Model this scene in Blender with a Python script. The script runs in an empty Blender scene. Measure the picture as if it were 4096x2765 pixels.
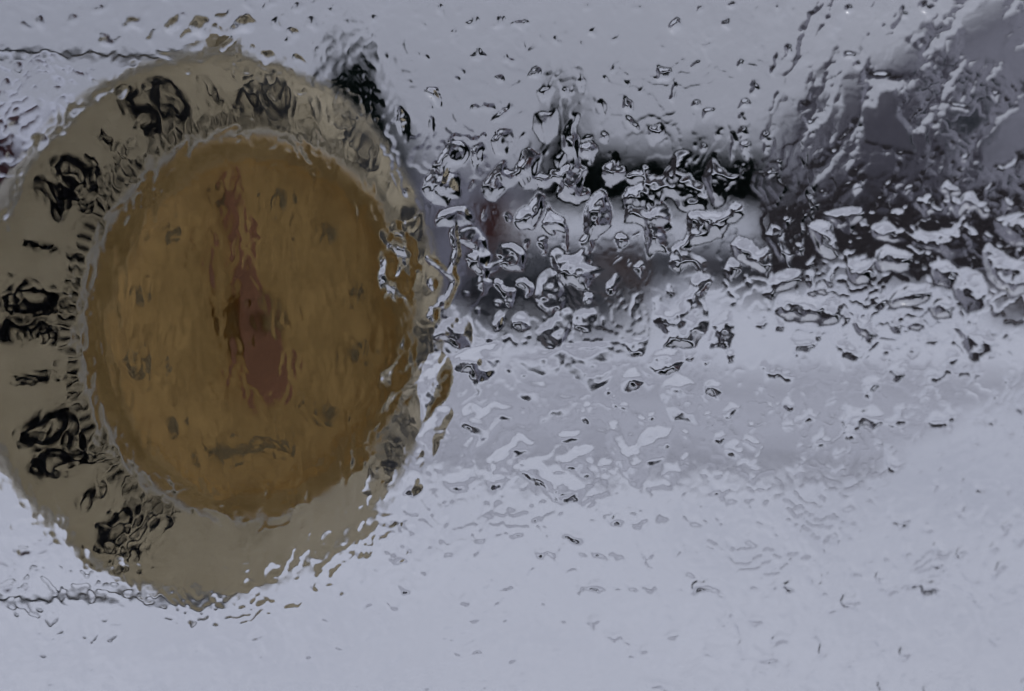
import bpy, math, random
import numpy as np
from mathutils import Vector, Matrix

R = math.radians
random.seed(7)
scene = bpy.context.scene
col = scene.collection

# ------------------------------------------------------------------ camera
CAM_Z = 1.9
PITCH = R(3.2)
FPX = 60 / 36 * 4096            # focal length in photograph pixels
cam = bpy.data.cameras.new('camera')
cam.lens = 60
cam.sensor_width = 36
cam.clip_start = 0.02
cam.clip_end = 3000
cam.dof.use_dof = True
cam.dof.focus_distance = 0.397
cam.dof.aperture_fstop = 6.3
camo = bpy.data.objects.new('camera', cam)
camo.location = (0, 0, CAM_Z)
camo.rotation_euler = (math.pi / 2 - PITCH, 0, 0)
col.objects.link(camo)
scene.camera = camo

# ------------------------------------------------------------------ world and sun (overcast)
SUN_EL, SUN_AZ = R(46), R(30)
world = bpy.data.worlds.new('World')
scene.world = world
world.use_nodes = True
wt = world.node_tree
wt.nodes.clear()
w_out = wt.nodes.new('ShaderNodeOutputWorld')
w_bg = wt.nodes.new('ShaderNodeBackground')
w_sky = wt.nodes.new('ShaderNodeTexSky')
w_sky.sky_type = 'NISHITA'
w_sky.sun_disc = False
w_sky.sun_elevation = SUN_EL
w_sky.sun_rotation = SUN_AZ
w_sky.air_density = 1.0
w_sky.dust_density = 6.0
w_hs = wt.nodes.new('ShaderNodeHueSaturation')
w_hs.inputs['Saturation'].default_value = 0.35
w_mix = wt.nodes.new('ShaderNodeMixRGB')          # a thick even cloud deck over that sky
w_mix.inputs['Fac'].default_value = 0.93
w_mix.inputs['Color2'].default_value = (2.78, 2.93, 3.62, 1)
wt.links.new(w_sky.outputs[0], w_hs.inputs['Color'])
wt.links.new(w_hs.outputs[0], w_mix.inputs['Color1'])
w_tc = wt.nodes.new('ShaderNodeTexCoord')
w_sep = wt.nodes.new('ShaderNodeSeparateXYZ')
w_cl = wt.nodes.new('ShaderNodeClamp')
w_ma = wt.nodes.new('ShaderNodeMath'); w_ma.operation = 'MULTIPLY_ADD'
w_ma.inputs[1].default_value = 1.0; w_ma.inputs[2].default_value = 0.92     # overcast luminance rises with height
w_vm = wt.nodes.new('ShaderNodeVectorMath'); w_vm.operation = 'SCALE'
wt.links.new(w_tc.outputs['Generated'], w_sep.inputs[0])
wt.links.new(w_sep.outputs['Z'], w_cl.inputs['Value'])
wt.links.new(w_cl.outputs[0], w_ma.inputs[0])
wt.links.new(w_mix.outputs[0], w_vm.inputs[0])
wt.links.new(w_ma.outputs[0], w_vm.inputs['Scale'])
wt.links.new(w_vm.outputs[0], w_bg.inputs['Color'])
w_bg.inputs['Strength'].default_value = 0.1
wt.links.new(w_bg.outputs[0], w_out.inputs[0])

sun = bpy.data.lights.new('sun', 'SUN')
sun.energy = 0.5
sun.angle = R(45)
sun.color = (1.0, 0.99, 0.98)
suno = bpy.data.objects.new('sun', sun)
suno.rotation_euler = (math.pi / 2 - SUN_EL, 0, math.pi - SUN_AZ)
col.objects.link(suno)

scene.view_settings.view_transform = 'Standard'
scene.view_settings.look = 'None'
scene.view_settings.exposure = 0.0
scene.view_settings.gamma = 1.0
scene.view_settings.use_curve_mapping = False
scene.render.engine = 'CYCLES'
cy = scene.cycles
cy.max_bounces = 14
cy.transmission_bounces = 12
cy.glossy_bounces = 8
cy.diffuse_bounces = 2
cy.transparent_max_bounces = 8
cy.caustics_reflective = True
cy.caustics_refractive = True
cy.blur_glossy = 0.0
cy.sample_clamp_indirect = 4.0
cy.use_denoising = True
cy.denoising_input_passes = 'RGB'
cy.use_adaptive_sampling = True
cy.adaptive_threshold = 0.015
cy.adaptive_min_samples = 24

# ------------------------------------------------------------------ helpers
def ray(px, py):
    a = (px - 2048) / FPX
    b = -(py - 1382.5) / FPX
    c, s = math.cos(PITCH), math.sin(PITCH)
    return Vector((a, c + b * s, -s + b * c))

def at(px, py, Y):
    d = ray(px, py)
    return Vector((0, 0, CAM_Z)) + d * (Y / d.y)

def ground_x(px, Y):
    return ray(px, 1000).x / ray(px, 1000).y * Y

def zat(py, Y):
    return at(2048, py, Y).z

def tag(o, label=None, cat=None, group=None, kind=None):
    if label: o['label'] = label
    if cat: o['category'] = cat
    if group: o['group'] = group
    if kind: o['kind'] = kind
    return o

def empty(name, loc=(0, 0, 0), rz=0.0):
    o = bpy.data.objects.new(name, None)
    o.location = loc
    o.rotation_euler = (0, 0, rz)
    o.empty_display_size = 0.01
    col.objects.link(o)
    return o

class MB:
    def __init__(self):
        self.v = []; self.f = []
    def add(self, vs, fs):
        n = len(self.v)
        self.v += [tuple(p) for p in vs]
        self.f += [tuple(i + n for i in q) for q in fs]
        return self
    def box(self, x0, x1, y0, y1, z0, z1):
        return self.add([(x0,y0,z0),(x1,y0,z0),(x1,y1,z0),(x0,y1,z0),(x0,y0,z1),(x1,y0,z1),(x1,y1,z1),(x0,y1,z1)],
                        [(0,3,2,1),(4,5,6,7),(0,1,5,4),(1,2,6,5),(2,3,7,6),(3,0,4,7)])
    def prism(self, poly, axis, a, b):
        # poly in the two other axes, extruded along axis
        def p3(q, t):
            if axis == 'y': return (q[0], t, q[1])
            if axis == 'x': return (t, q[0], q[1])
            return (q[0], q[1], t)
        n = len(poly)
        vs = [p3(q, a) for q in poly] + [p3(q, b) for q in poly]
        fs = [tuple(range(n))[::-1], tuple(range(n, 2*n))]
        for i in range(n):
            j = (i + 1) % n
            fs.append((i, j, n + j, n + i))
        return self.add(vs, fs)
    def tube(self, p, q, r0, r1, n=6, cap=True):
        p = Vector(p); q = Vector(q)
        d = (q - p).normalized()
        a = d.orthogonal().normalized(); b = d.cross(a)
        vs = []
        for c, r in ((p, r0), (q, r1)):
            for i in range(n):
                t = 2 * math.pi * i / n
                vs.append(c + a * (r * math.cos(t)) + b * (r * math.sin(t)))
        fs = [(i, (i+1) % n, n + (i+1) % n, n + i) for i in range(n)]
        if cap:
            fs += [tuple(range(n))[::-1], tuple(range(n, 2*n))]
        return self.add(vs, fs)
    def lathe(self, prof, n=96, axis='z'):
        vs = []; fs = []
        for (r, h) in prof:
            for i in range(n):
                t = 2 * math.pi * i / n
                vs.append((r * math.cos(t), r * math.sin(t), h) if axis == 'z' else (r*math.cos(t), h, r*math.sin(t)))
        for k in range(len(prof) - 1):
            for i in range(n):
                j = (i + 1) % n
                fs.append((k*n + i, k*n + j, (k+1)*n + j, (k+1)*n + i))
        return self.add(vs, fs)
    def build(self, name, mat, parent=None, smooth=False, bevel=0.0):
        me = bpy.data.meshes.new(name)
        me.from_pydata(self.v, [], self.f)
        me.validate()
        if smooth:
            for p in me.polygons: p.use_smooth = True
        me.materials.append(mat)
        o = bpy.data.objects.new(name, me)
        col.objects.link(o)
        o.parent = parent
        if bevel:
            m = o.modifiers.new('bevel', 'BEVEL'); m.width = bevel; m.segments = 2; m.limit_method = 'ANGLE'
        return o

def copy_tree(o, parent=None):
    c = o.copy()
    col.objects.link(c)
    c.parent = parent
    for ch in list(o.children):
        if ch.name in col.objects:
            copy_tree(ch, c)
    return c

def mat_basic(name, base, rough=0.7, var=0.0, scale=5.0, spec=0.3, metal=0.0, bump=0.0, bscale=40.0, col2=None, stretch=(1,1,1)):
    m = bpy.data.materials.new(name)
    m.use_nodes = True
    nt = m.node_tree
    b = nt.nodes['Principled BSDF']
    b.inputs['Base Color'].default_value = (*base, 1)
    b.inputs['Roughness'].default_value = rough
    b.inputs['Metallic'].default_value = metal
    b.inputs['Specular IOR Level'].default_value = spec
    if var or col2 or bump:
        tc = nt.nodes.new('ShaderNodeTexCoord')
        mp = nt.nodes.new('ShaderNodeMapping')
        mp.inputs['Scale'].default_value = stretch
        nt.links.new(tc.outputs['Object'], mp.inputs[0])
    if var or col2:
        n = nt.nodes.new('ShaderNodeTexNoise')
        n.inputs['Scale'].default_value = scale
        n.inputs['Detail'].default_value = 6
        n.inputs['Roughness'].default_value = 0.6
        nt.links.new(mp.outputs[0], n.inputs['Vector'])
        r = nt.nodes.new('ShaderNodeValToRGB')
        c2 = col2 if col2 else tuple(max(0, c * (1 - var)) for c in base)
        c1 = base if col2 else tuple(min(1, c * (1 + var)) for c in base)
        r.color_ramp.elements[0].position = 0.35
        r.color_ramp.elements[1].position = 0.65
        r.color_ramp.elements[0].color = (*c2, 1)
        r.color_ramp.elements[1].color = (*c1, 1)
        nt.links.new(n.outputs['Fac'], r.inputs[0])
        nt.links.new(r.outputs[0], b.inputs['Base Color'])
    if bump:
        n2 = nt.nodes.new('ShaderNodeTexNoise')
        n2.inputs['Scale'].default_value = bscale
        n2.inputs['Detail'].default_value = 4
        nt.links.new(mp.outputs[0], n2.inputs['Vector'])
        bp = nt.nodes.new('ShaderNodeBump')
        bp.inputs['Strength'].default_value = bump
        nt.links.new(n2.outputs['Fac'], bp.inputs['Height'])
        nt.links.new(bp.outputs[0], b.inputs['Normal'])
    return m

def mat_glass(name, ior, color=(1, 1, 1)):
    m = bpy.data.materials.new(name)
    m.use_nodes = True
    nt = m.node_tree
    nt.nodes.clear()
    o = nt.nodes.new('ShaderNodeOutputMaterial')
    g = nt.nodes.new('ShaderNodeBsdfGlass')
    g.inputs['IOR'].default_value = ior
    g.inputs['Roughness'].default_value = 0.0
    g.inputs['Color'].default_value = (*color, 1)
    nt.links.new(g.outputs[0], o.inputs['Surface'])
    return m

def mat_plastic(name, base, trans, tfac, rough=0.45, var=0.2, scale=260.0):
    """moulded plastic that lets some daylight through from behind"""
    m = mat_basic(name, base, rough, var=var, scale=scale, spec=0.25)
    nt = m.node_tree
    b = nt.nodes['Principled BSDF']
    out = [n for n in nt.nodes if n.type == 'OUTPUT_MATERIAL'][0]
    t = nt.nodes.new('ShaderNodeBsdfTranslucent')
    t.inputs['Color'].default_value = (*trans, 1)
    mx = nt.nodes.new('ShaderNodeMixShader')
    mx.inputs[0].default_value = tfac
    nt.links.new(b.outputs[0], mx.inputs[1])
    nt.links.new(t.outputs[0], mx.inputs[2])
    nt.links.new(mx.outputs[0], out.inputs['Surface'])
    return m

M = {}
M['snow'] = mat_basic('snow', (0.80, 0.808, 0.83), 0.9, col2=(0.73, 0.738, 0.76), scale=0.35, bump=0.25, bscale=6, spec=0.1)
M['snow_cap'] = mat_basic('snow_cap', (0.86, 0.87, 0.89), 0.9, var=0.03, scale=3, bump=0.3, bscale=8, spec=0.1)
M['slush'] = mat_basic('slush', (0.68, 0.69, 0.73), 0.8, col2=(0.50, 0.50, 0.53), scale=0.9, bump=0.4, bscale=5, spec=0.2, stretch=(0.15, 1, 1))
M['rut'] = mat_basic('rut', (0.46, 0.46, 0.49), 0.7, col2=(0.30, 0.30, 0.325), scale=1.2, bump=0.4, bscale=7, spec=0.3, stretch=(0.12, 1, 1))
M['needles'] = mat_basic('needles', (0.012, 0.020, 0.016), 0.9, var=0.35, scale=2.0, spec=0.05)
M['bark'] = mat_basic('bark', (0.06, 0.05, 0.045), 0.9, var=0.3, scale=8, bump=0.5)
M['twig'] = mat_basic('twig', (0.10, 0.09, 0.095), 0.9, var=0.25, scale=8)
M['dark_siding'] = mat_basic('dark_siding', (0.15, 0.14, 0.155), 0.85, var=0.2, scale=3)
M['red_siding'] = mat_basic('red_siding', (0.055, 0.018, 0.019), 0.8, var=0.2, scale=4)
M['brown_brick'] = mat_basic('brown_brick', (0.07, 0.028, 0.024), 0.85, var=0.25, scale=6, bump=0.3)
M['grey_siding'] = mat_basic('grey_siding', (0.44, 0.425, 0.45), 0.8, var=0.15, scale=3)
M['far_siding'] = mat_basic('far_siding', (0.46, 0.45, 0.50), 0.8, var=0.12, scale=3)
M['taupe_siding'] = mat_basic('taupe_siding', (0.15, 0.135, 0.135), 0.8, var=0.15, scale=3)
M['shingle'] = mat_basic('shingle', (0.12, 0.118, 0.13), 0.9, var=0.25, scale=5, bump=0.4)
M['frosted_shingle'] = mat_basic('frosted_shingle', (0.60, 0.61, 0.66), 0.9, var=0.12, scale=4, bump=0.3)
M['trim'] = mat_basic('trim', (0.62, 0.62, 0.62), 0.6, var=0.05, scale=6)
M['house_glass'] = mat_basic('house_glass', (0.03, 0.035, 0.04), 0.06, spec=0.6)
M['door_paint'] = mat_basic('door_paint', (0.10, 0.06, 0.045), 0.5, var=0.15)
M['fence_wood'] = mat_basic('fence_wood', (0.045, 0.037, 0.036), 0.85, var=0.3, scale=5, stretch=(1, 1, .3))
M['brick'] = mat_basic('brick', (0.14, 0.06, 0.045), 0.85, var=0.3, scale=9, bump=0.4)
M['car_black'] = mat_basic('car_black', (0.010, 0.010, 0.011), 0.55, spec=0.2)
M['car_brown'] = mat_basic('car_brown', (0.045, 0.024, 0.016), 0.3, spec=0.5)
M['tyre'] = mat_basic('tyre', (0.012, 0.012, 0.012), 0.85, var=0.2)
M['rim'] = mat_basic('rim', (0.30, 0.30, 0.32), 0.35, metal=0.8)
M['lamp_glass'] = mat_basic('lamp_glass', (0.6, 0.6, 0.6), 0.1, spec=0.6)
M['tail_glass'] = mat_basic('tail_glass', (0.25, 0.01, 0.01), 0.15, spec=0.6)
M['room_paint'] = mat_basic('room_paint', (0.22, 0.20, 0.18), 0.9, var=0.06, scale=2)
M['sash'] = mat_basic('sash', (0.7, 0.7, 0.68), 0.6, var=0.08, scale=10)
M['house_board'] = mat_basic('house_board', (0.72, 0.72, 0.72), 0.7, var=0.08, scale=5)
M['steel'] = mat_basic('steel', (0.22, 0.23, 0.25), 0.45, metal=0.6, var=0.15, scale=80)
M['glass'] = mat_glass('glass', 1.50, (0.985, 0.99, 0.995))
M['ice'] = mat_glass('ice', 1.31, (1, 1, 1))
M['ivory'] = mat_plastic('ivory_plastic', (0.72, 0.63, 0.50), (0.74, 0.645, 0.50), 0.20)
M['rim_ivory'] = mat_plastic('rim_plastic', (0.78, 0.735, 0.62), (0.76, 0.70, 0.57), 0.20)
M['amber'] = mat_plastic('amber_plastic', (0.74, 0.50, 0.21), (0.76, 0.50, 0.20), 0.20)
M['amber_rim'] = mat_plastic('amber_rim', (0.72, 0.46, 0.15), (0.74, 0.47, 0.14), 0.20)
def stain(m, col_a, col_b, scale, lo, hi, stretch):
    nt = m.node_tree
    b = nt.nodes['Principled BSDF']
    tr = [n for n in nt.nodes if n.type == 'BSDF_TRANSLUCENT'][0]
    tc = nt.nodes.new('ShaderNodeTexCoord'); mp = nt.nodes.new('ShaderNodeMapping'); mp.inputs['Scale'].default_value = stretch
    n = nt.nodes.new('ShaderNodeTexNoise'); n.inputs['Scale'].default_value = scale; n.inputs['Detail'].default_value = 8; n.inputs['Roughness'].default_value = 0.68
    r = nt.nodes.new('ShaderNodeValToRGB')
    r.color_ramp.elements[0].position = lo; r.color_ramp.elements[1].position = hi
    r.color_ramp.elements[0].color = (*col_a, 1); r.color_ramp.elements[1].color = (*col_b, 1)
    nt.links.new(tc.outputs['Object'], mp.inputs[0]); nt.links.new(mp.outputs[0], n.inputs['Vector'])
    nt.links.new(n.outputs['Fac'], r.inputs[0])
    nt.links.new(r.outputs[0], b.inputs['Base Color']); nt.links.new(r.outputs[0], tr.inputs['Color'])
stain(M['amber'], (0.50, 0.31, 0.105), (0.84, 0.53, 0.185), 150.0, 0.36, 0.62, (1.5, 0.8, 1))
stain(M['amber_rim'], (0.46, 0.295, 0.10), (0.68, 0.46, 0.18), 120.0, 0.36, 0.62, (1, 1, 1))
stain(M['ivory'], (0.70, 0.59, 0.375), (0.90, 0.77, 0.51), 90.0, 0.35, 0.62, (1, 1, 1))
M['ink'] = mat_basic('ink', (0.012, 0.012, 0.014), 0.6, spec=0.2)
M['faded_ink'] = mat_basic('faded_ink', (0.52, 0.39, 0.20), 0.7, spec=0.2)
M['red_paint'] = mat_basic('red_paint', (0.62, 0.28, 0.14), 0.5, var=0.1, scale=60)

# ------------------------------------------------------------------ ground, road
def hash01(i, j, seed):
    h = (i.astype(np.int64) * 374761393 + j.astype(np.int64) * 668265263 + seed * 1442695041) & 0x7fffffff
    h = (h ^ (h >> 13)) * 1274126177 & 0x7fffffff
    h = (h ^ (h >> 16)) & 0xffff
    return h.astype(np.float32) / 65535.0

def perlin(x, y, seed=0):
    x = np.asarray(x, np.float32); y = np.asarray(y, np.float32)
    i = np.floor(x).astype(np.int32); j = np.floor(y).astype(np.int32)
    fx = x - i; fy = y - j
    u = fx*fx*fx*(fx*(fx*6-15)+10); v = fy*fy*fy*(fy*(fy*6-15)+10)
    def g(ii, jj, dx, dy):
        a = hash01(ii, jj, seed) * (2*math.pi)
        return np.cos(a)*dx + np.sin(a)*dy
    n00 = g(i, j, fx, fy); n10 = g(i+1, j, fx-1, fy)
    n01 = g(i, j+1, fx, fy-1); n11 = g(i+1, j+1, fx-1, fy-1)
    return ((n00*(1-u)+n10*u)*(1-v) + (n01*(1-u)+n11*u)*v) * 1.5

def fbm(x, y, seed=0, octv=3, gain=0.5):
    s = 0; a = 1.0; f = 1.0
    for k in range(octv):
        s = s + a*perlin(x*f, y*f, seed+k*17)
        a *= gain; f *= 2.03
    return s

def mesh_np(name, verts, quads, mat, parent=None, smooth=True):
    me = bpy.data.meshes.new(name)
    nv, nf = len(verts), len(quads)
    me.vertices.add(nv)
    me.vertices.foreach_set('co', np.ascontiguousarray(verts, np.float32).ravel())
    me.loops.add(nf*4)
    me.loops.foreach_set('vertex_index', np.ascontiguousarray(quads, np.int32).ravel())
    me.polygons.add(nf)
    me.polygons.foreach_set('loop_start', np.arange(nf, dtype=np.int32)*4)
    me.polygons.foreach_set('use_smooth', np.full(nf, smooth, bool))
    me.update(calc_edges=True)
    me.materials.append(mat)
    o = bpy.data.objects.new(name, me)
    col.objects.link(o)
    o.parent = parent
    return o

def sstep(a, b, x):
    t = np.clip((x-a)/(b-a), 0, 1)
    return t*t*(3-2*t)

ROAD0, ROAD1 = 14.2, 27.5
def ground_height(x, y):
    h = 0.24*fbm(x/6, y/4.5, 3, 3)
    h = h+0.05*fbm(x/1.1, y/0.9, 21, 2)*sstep(45, 20, y)
    berm = 0.42*np.exp(-((y-30.0)/1.7)**2) + 0.30*np.exp(-((y-12.4)/1.0)**2) + (0.40+0.35*sstep(2.4, 4.0, x))*np.exp(-((y-42.0)/2.2)**2)
    berm = berm + 0.62*np.exp(-((y-42.6)/1.9)**2)*sstep(2.6, 4.4, x)
    berm = berm + 0.75*np.exp(-((y-12.0)/1.7)**2)*sstep(0.9, 3.8, x)
    berm = berm*(0.8+0.5*fbm(x/3.5, y/3, 8, 2))
    m = sstep(ROAD0, ROAD0-1.0, y) + sstep(ROAD1, ROAD1+1.2, y)
    far = sstep(55, 90, y)
    return (h*(1-far)+berm)*np.clip(m, 0, 1) - 0.03*(1-np.clip(m, 0, 1))

xs = np.concatenate([np.linspace(-900, -60, 24), np.linspace(-56, -14, 40), np.linspace(-13.8, 13.8, 140), np.linspace(14, 56, 40), np.linspace(60, 900, 24)])
ys = np.concatenate([np.linspace(-60, 2, 16), np.linspace(2.5, 14, 96), np.linspace(14.2, 30, 60), np.linspace(30.3, 75, 120), np.linspace(78, 1500, 30)])
GX, GY = np.meshgrid(xs, ys)
GZ = ground_height(GX, GY)
n_r, n_c = GX.shape
idx = np.arange(n_r*n_c).reshape(n_r, n_c)
q = np.stack([idx[:-1,:-1], idx[:-1,1:], idx[1:,1:], idx[1:,:-1]], -1).reshape(-1, 4)
g = mesh_np('snow_ground', np.stack([GX, GY, GZ], -1).reshape(-1, 3), q, M['snow'])
tag(g, 'white snow covered yard and verge in front of the houses', None, None, 'structure')

rd = MB()
nx = 80
for k in range(nx+1):
    x = -90 + 180*k/nx
    rd.v += [(x, ROAD0+0.35+0.25*math.sin(x*.4), 0.0), (x, ROAD1-0.35+0.3*math.sin(x*.31+1), 0.0)]
for k in range(nx):
    rd.f.append((2*k, 2*k+2, 2*k+3, 2*k+1))
tag(rd.build('road', M['slush']), 'grey slushy road crossing behind the glass', None, None, 'structure')
for yy, ww in ((16.0, 0.75), (24.4, 0.85), (22.0, 0.4), (18.6, 0.35)):
    t = MB()
    for k in range(nx+1):
        x = -90 + 180*k/nx
        o = 0.12*math.sin(x*.23+yy)
        t.v += [(x, yy-ww+o, 0.006), (x, yy+ww+o+0.1*math.sin(x*.9), 0.006)]
    for k in range(nx):
        t.f.append((2*k, 2*k+2, 2*k+3, 2*k+1))
    tag(t.build('tyre_track', M['rut']), 'dark wet wheel rut pressed along the slushy road', None, None, 'structure')

# ------------------------------------------------------------------ houses
def house(name, label, loc, rz, w, d, wall_h, ridge_h, wall_m, roof_m, ridge='x', wins=(), door=None, chimney=None, snow=True, over=0.35):
    """w along local x, d along local y (front at y=0), ridge along x or y"""
    t = empty(name, loc, rz)
    tag(t, label, 'house')
    wl = MB()
    if ridge == 'x':
        wl.prism([(0, 0), (d, 0), (d, wall_h), (d/2, ridge_h), (0, wall_h)], 'x', -w/2, w/2)
    else:
        wl.prism([(-w/2, 0), (w/2, 0), (w/2, wall_h), (0, ridge_h), (-w/2, wall_h)], 'y', 0, d)
    wl.build('wall', wall_m, t)
    half = d/2 if ridge == 'x' else w/2
    sl = (ridge_h-wall_h)/half
    def roofprof(th, up, ov):
        e = half+ov
        return [(-e, wall_h-sl*ov+up), (0, ridge_h+up), (e, wall_h-sl*ov+up), (e, wall_h-sl*ov+up+th), (0, ridge_h+up+th), (-e, wall_h-sl*ov+up+th)]
    def roofmesh(th, up, ov, ends):
        r = MB()
        if ridge == 'x':
            r.prism([(p[0]+d/2, p[1]) for p in roofprof(th, up, ov)], 'x', -w/2-ends, w/2+ends)
        else:
            r.prism(roofprof(th, up, ov), 'y', -ends, d+ends)
        return r
    rf = roofmesh(0.14, 0.02, over, over).build('roof', roof_m, t)
    if snow:
        roofmesh(0.22, 0.163, over-0.03, over-0.03).build('roof_snow', M['snow_cap'], rf, bevel=0.06)
    if chimney:
        cx, cyy, cw, ch = chimney
        MB().box(cx-cw/2, cx+cw/2, cyy-cw/2, cyy+cw/2, wall_h, ch).build('chimney', M['brick'], rf)
    for (x0, x1, z0, z1) in wins:
        f = MB()
        e = 0.07
        f.box(x0-e, x1+e, -0.05, 0.03, z1, z1+e).box(x0-e, x1+e, -0.07, 0.03, z0-e, z0)
        f.box(x0-e, x0, -0.05, 0.03, z0, z1).box(x1, x1+e, -0.05, 0.03, z0, z1)
        f.box((x0+x1)/2-0.02, (x0+x1)/2+0.02, -0.045, 0.02, z0, z1)
        wi = f.build('window', M['trim'], t)
        MB().box(x0, x1, -0.025, 0.01, z0, z1).build('pane', M['house_glass'], wi)
    if door:
        x0, x1, z1 = door
        dd = MB().box(x0, x1, -0.06, 0.02, 0.1, z1).build('door', M['door_paint'], t)
        MB().box(x1-0.16, x1-0.08, -0.12, -0.061, 0.98, 1.06).build('handle', M['rim'], dd)
    return t

# low long house behind the parked car: snowy roof between the sky and a dark wall
Yb = 48.0
xa, xb = ground_x(2020, Yb), ground_x(3080, Yb)
house('long_low_house', 'long low house with white snowy roof and dark wall beyond the snowbank',
      ((xa+xb)/2, Yb, -0.3), 0, xb-xa, 7.5, zat(985, Yb)+0.3, zat(905, Yb+3.75)+0.3, M['taupe_siding'], M['shingle'], 'x',
      wins=((-2.9, -1.7, 1.25, 2.2), (0.4, 1.5, 1.25, 2.2), (2.2, 3.3, 1.25, 2.2)), door=(-0.9, 0.0, 2.1))
# red brown gable end at its left
Yr = 46.5
house('brown_brick_house', 'small red brown brick house end beside the dial thermometer',
      (ground_x(1960, Yr), Yr, -0.2), 0, 1.15, 7, zat(800, Yr)+0.2, zat(775, Yr)+0.2, M['brown_brick'], M['shingle'], 'y',
      wins=(), snow=False, over=0.1)
# grey far house with a tall gable
Yf = 56.0
house('pale_grey_house', 'pale grey house with a tall gable far behind the conifers',
      (ground_x(1800, Yf), Yf, 0), 0, 5.0, 8, zat(745, Yf), zat(655, Yf), M['far_siding'], M['shingle'], 'y',
      wins=((-1.8, -0.7, 2.6, 3.9), (0.6, 1.7, 2.6, 3.9)), snow=False)
# big grey house at the right
Yg = 52.0
xg = ground_x(4480, Yg)
hw = xg-ground_x(3230, Yg)
house('grey_gable_house', 'big dark grey house with a steep gable at the right edge',
      (xg, Yg, -0.1), R(-4), 2*hw, 9, zat(455, Yg)+0.1, zat(-255, Yg)+0.1, M['grey_siding'], M['shingle'], 'y',
      wins=((-8.0, -6.6, 1.9, 3.4), (-4.6, -3.2, 1.9, 3.4), (-5.2, -3.9, 5.2, 6.7)), door=(-2.2, -1.2, 2.6), snow=False)
house('narrow_house', 'narrow dark grey gabled house in front of the big grey house',
      (ground_x(3590, 47), 47, -0.1), 0, 2*170/FPX*47, 4.5, zat(470, 47), zat(330, 47), M['dark_siding'], M['dark_siding'], 'y',
      wins=((-0.5, 0.4, 1.2, 2.3),), snow=False, over=0.12)
# maroon house at the left edge
Yl = 26.0
xl = ground_x(-520, Yl)
house('maroon_house', 'maroon sided house with frosted grey roof at the left edge behind the dial',
      (xl, Yl, -0.1), R(5), 2*(ground_x(45, Yl)-xl), 8, zat(575, Yl)+0.1, zat(440, Yl+4)+0.1, M['red_siding'], M['frosted_shingle'], 'x',
      wins=((-1.2, -0.2, 1.4, 2.6), (0.5, 1.4, 1.4, 2.6)), snow=False, chimney=(-1.0, 4, 0.6, zat(330, Yl)))

# dark board fence before the grey house
Yw = 45.5
fe = empty('board_fence', (ground_x(3060, Yw), Yw, 0))
tag(fe, 'dark brown board fence standing before the big grey house', 'fence')
flen = ground_x(4350, Yw)-ground_x(3060, Yw)
rb = random.Random(3)
bw = 0.15
bme = None
nb = int(flen/bw)
for k in range(nb):
    hgt = zat(770, Yw)
    if bme is None:
        ob = MB().box(0.004, bw-0.004, -0.012, 0.012, 0, hgt).build('board', M['fence_wood'], fe); bme = ob.data
    else:
        ob = bpy.data.objects.new('board', bme); col.objects.link(ob); ob.parent = fe
    ob.location = (k*bw, rb.uniform(-.01, .01), rb.uniform(-.05, .05))
for zz in (0.6, zat(770, Yw)-0.4):
    MB().box(0, nb*bw, 0.026, 0.075, zz, zz+0.09).build('rail', M['fence_wood'], fe)

# ------------------------------------------------------------------ trees
def conifer(name, label, loc, h, rad, seed, group='dark conifers across the road', power=1.0):
    rng = random.Random(seed)
    t = empty(name, loc, rng.random()*6)
    tag(t, label, 'tree', group)
    tr = MB().tube((0,0,-0.3), (0,0,h*0.97), h*0.018+0.03, 0.01, 7).build('trunk', M['bark'], t)
    c = MB()
    n_l = int(22+h*4)
    for k in range(n_l):
        f = k/(n_l-1)
        z = h*(0.05+0.95*f)
        rr = rad*((1-f)**power)+0.06
        nb = max(4, int(14*(1-f)+4))
        a0 = rng.random()*6.28
        for j in range(nb):
            a = a0+6.283*j/nb+rng.uniform(-.2, .2)
            L = rr*rng.uniform(0.72, 1.12)
            dr = Vector((math.cos(a), math.sin(a), 0)); sd = Vector((-math.sin(a), math.cos(a), 0))
            droop = L*rng.uniform(0.18, 0.4)
            for s in range(3):
                s0, s1 = s/3, (s+1)/3+0.06
                w = L*0.24*(1-s*0.26)
                p0 = dr*(L*s0)+Vector((0,0,z-droop*s0*s0)); p1 = dr*(L*s1)+Vector((0,0,z-droop*s1*s1-0.05*L))
                mid = (p0+p1)/2
                hang = Vector((0,0,-0.16*L-0.05))
                c.add([p0, mid+sd*w+hang, p1, mid-sd*w+hang], [(0,1,2,3)])
                c.add([p0+Vector((0,0,.03)), mid+sd*w*.5+Vector((0,0,.05)), p1, mid-sd*w*.5+hang*1.6], [(0,1,2,3)])
    for k in range(14):                                  # jagged inner cones added to block light through the crown
        f0, f1 = k/14, (k+1.35)/14
        z0, z1 = h*(0.04+0.95*f0), h*(0.04+0.95*min(f1, 1))
        r0 = rad*((1-f0)**power)*0.80
        m = 11
        ring = [(r0*rng.uniform(.8, 1.1)*math.cos(6.283*i/m), r0*rng.uniform(.8, 1.1)*math.sin(6.283*i/m), z0+rng.uniform(-.1, .1)) for i in range(m)]
        c.add(ring+[(0, 0, z1)], [(i, (i+1) % m, m) for i in range(m)])
    c.build('crown', M['needles'], t)
    return t

def tree_at(px, apex_py, Y, halfpx, label, seed, power=1.0):
    return conifer('conifer_tree', label, (ground_x(px, Y), Y, 0), zat(apex_py, Y), halfpx/FPX*Y, seed, power=power)

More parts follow.
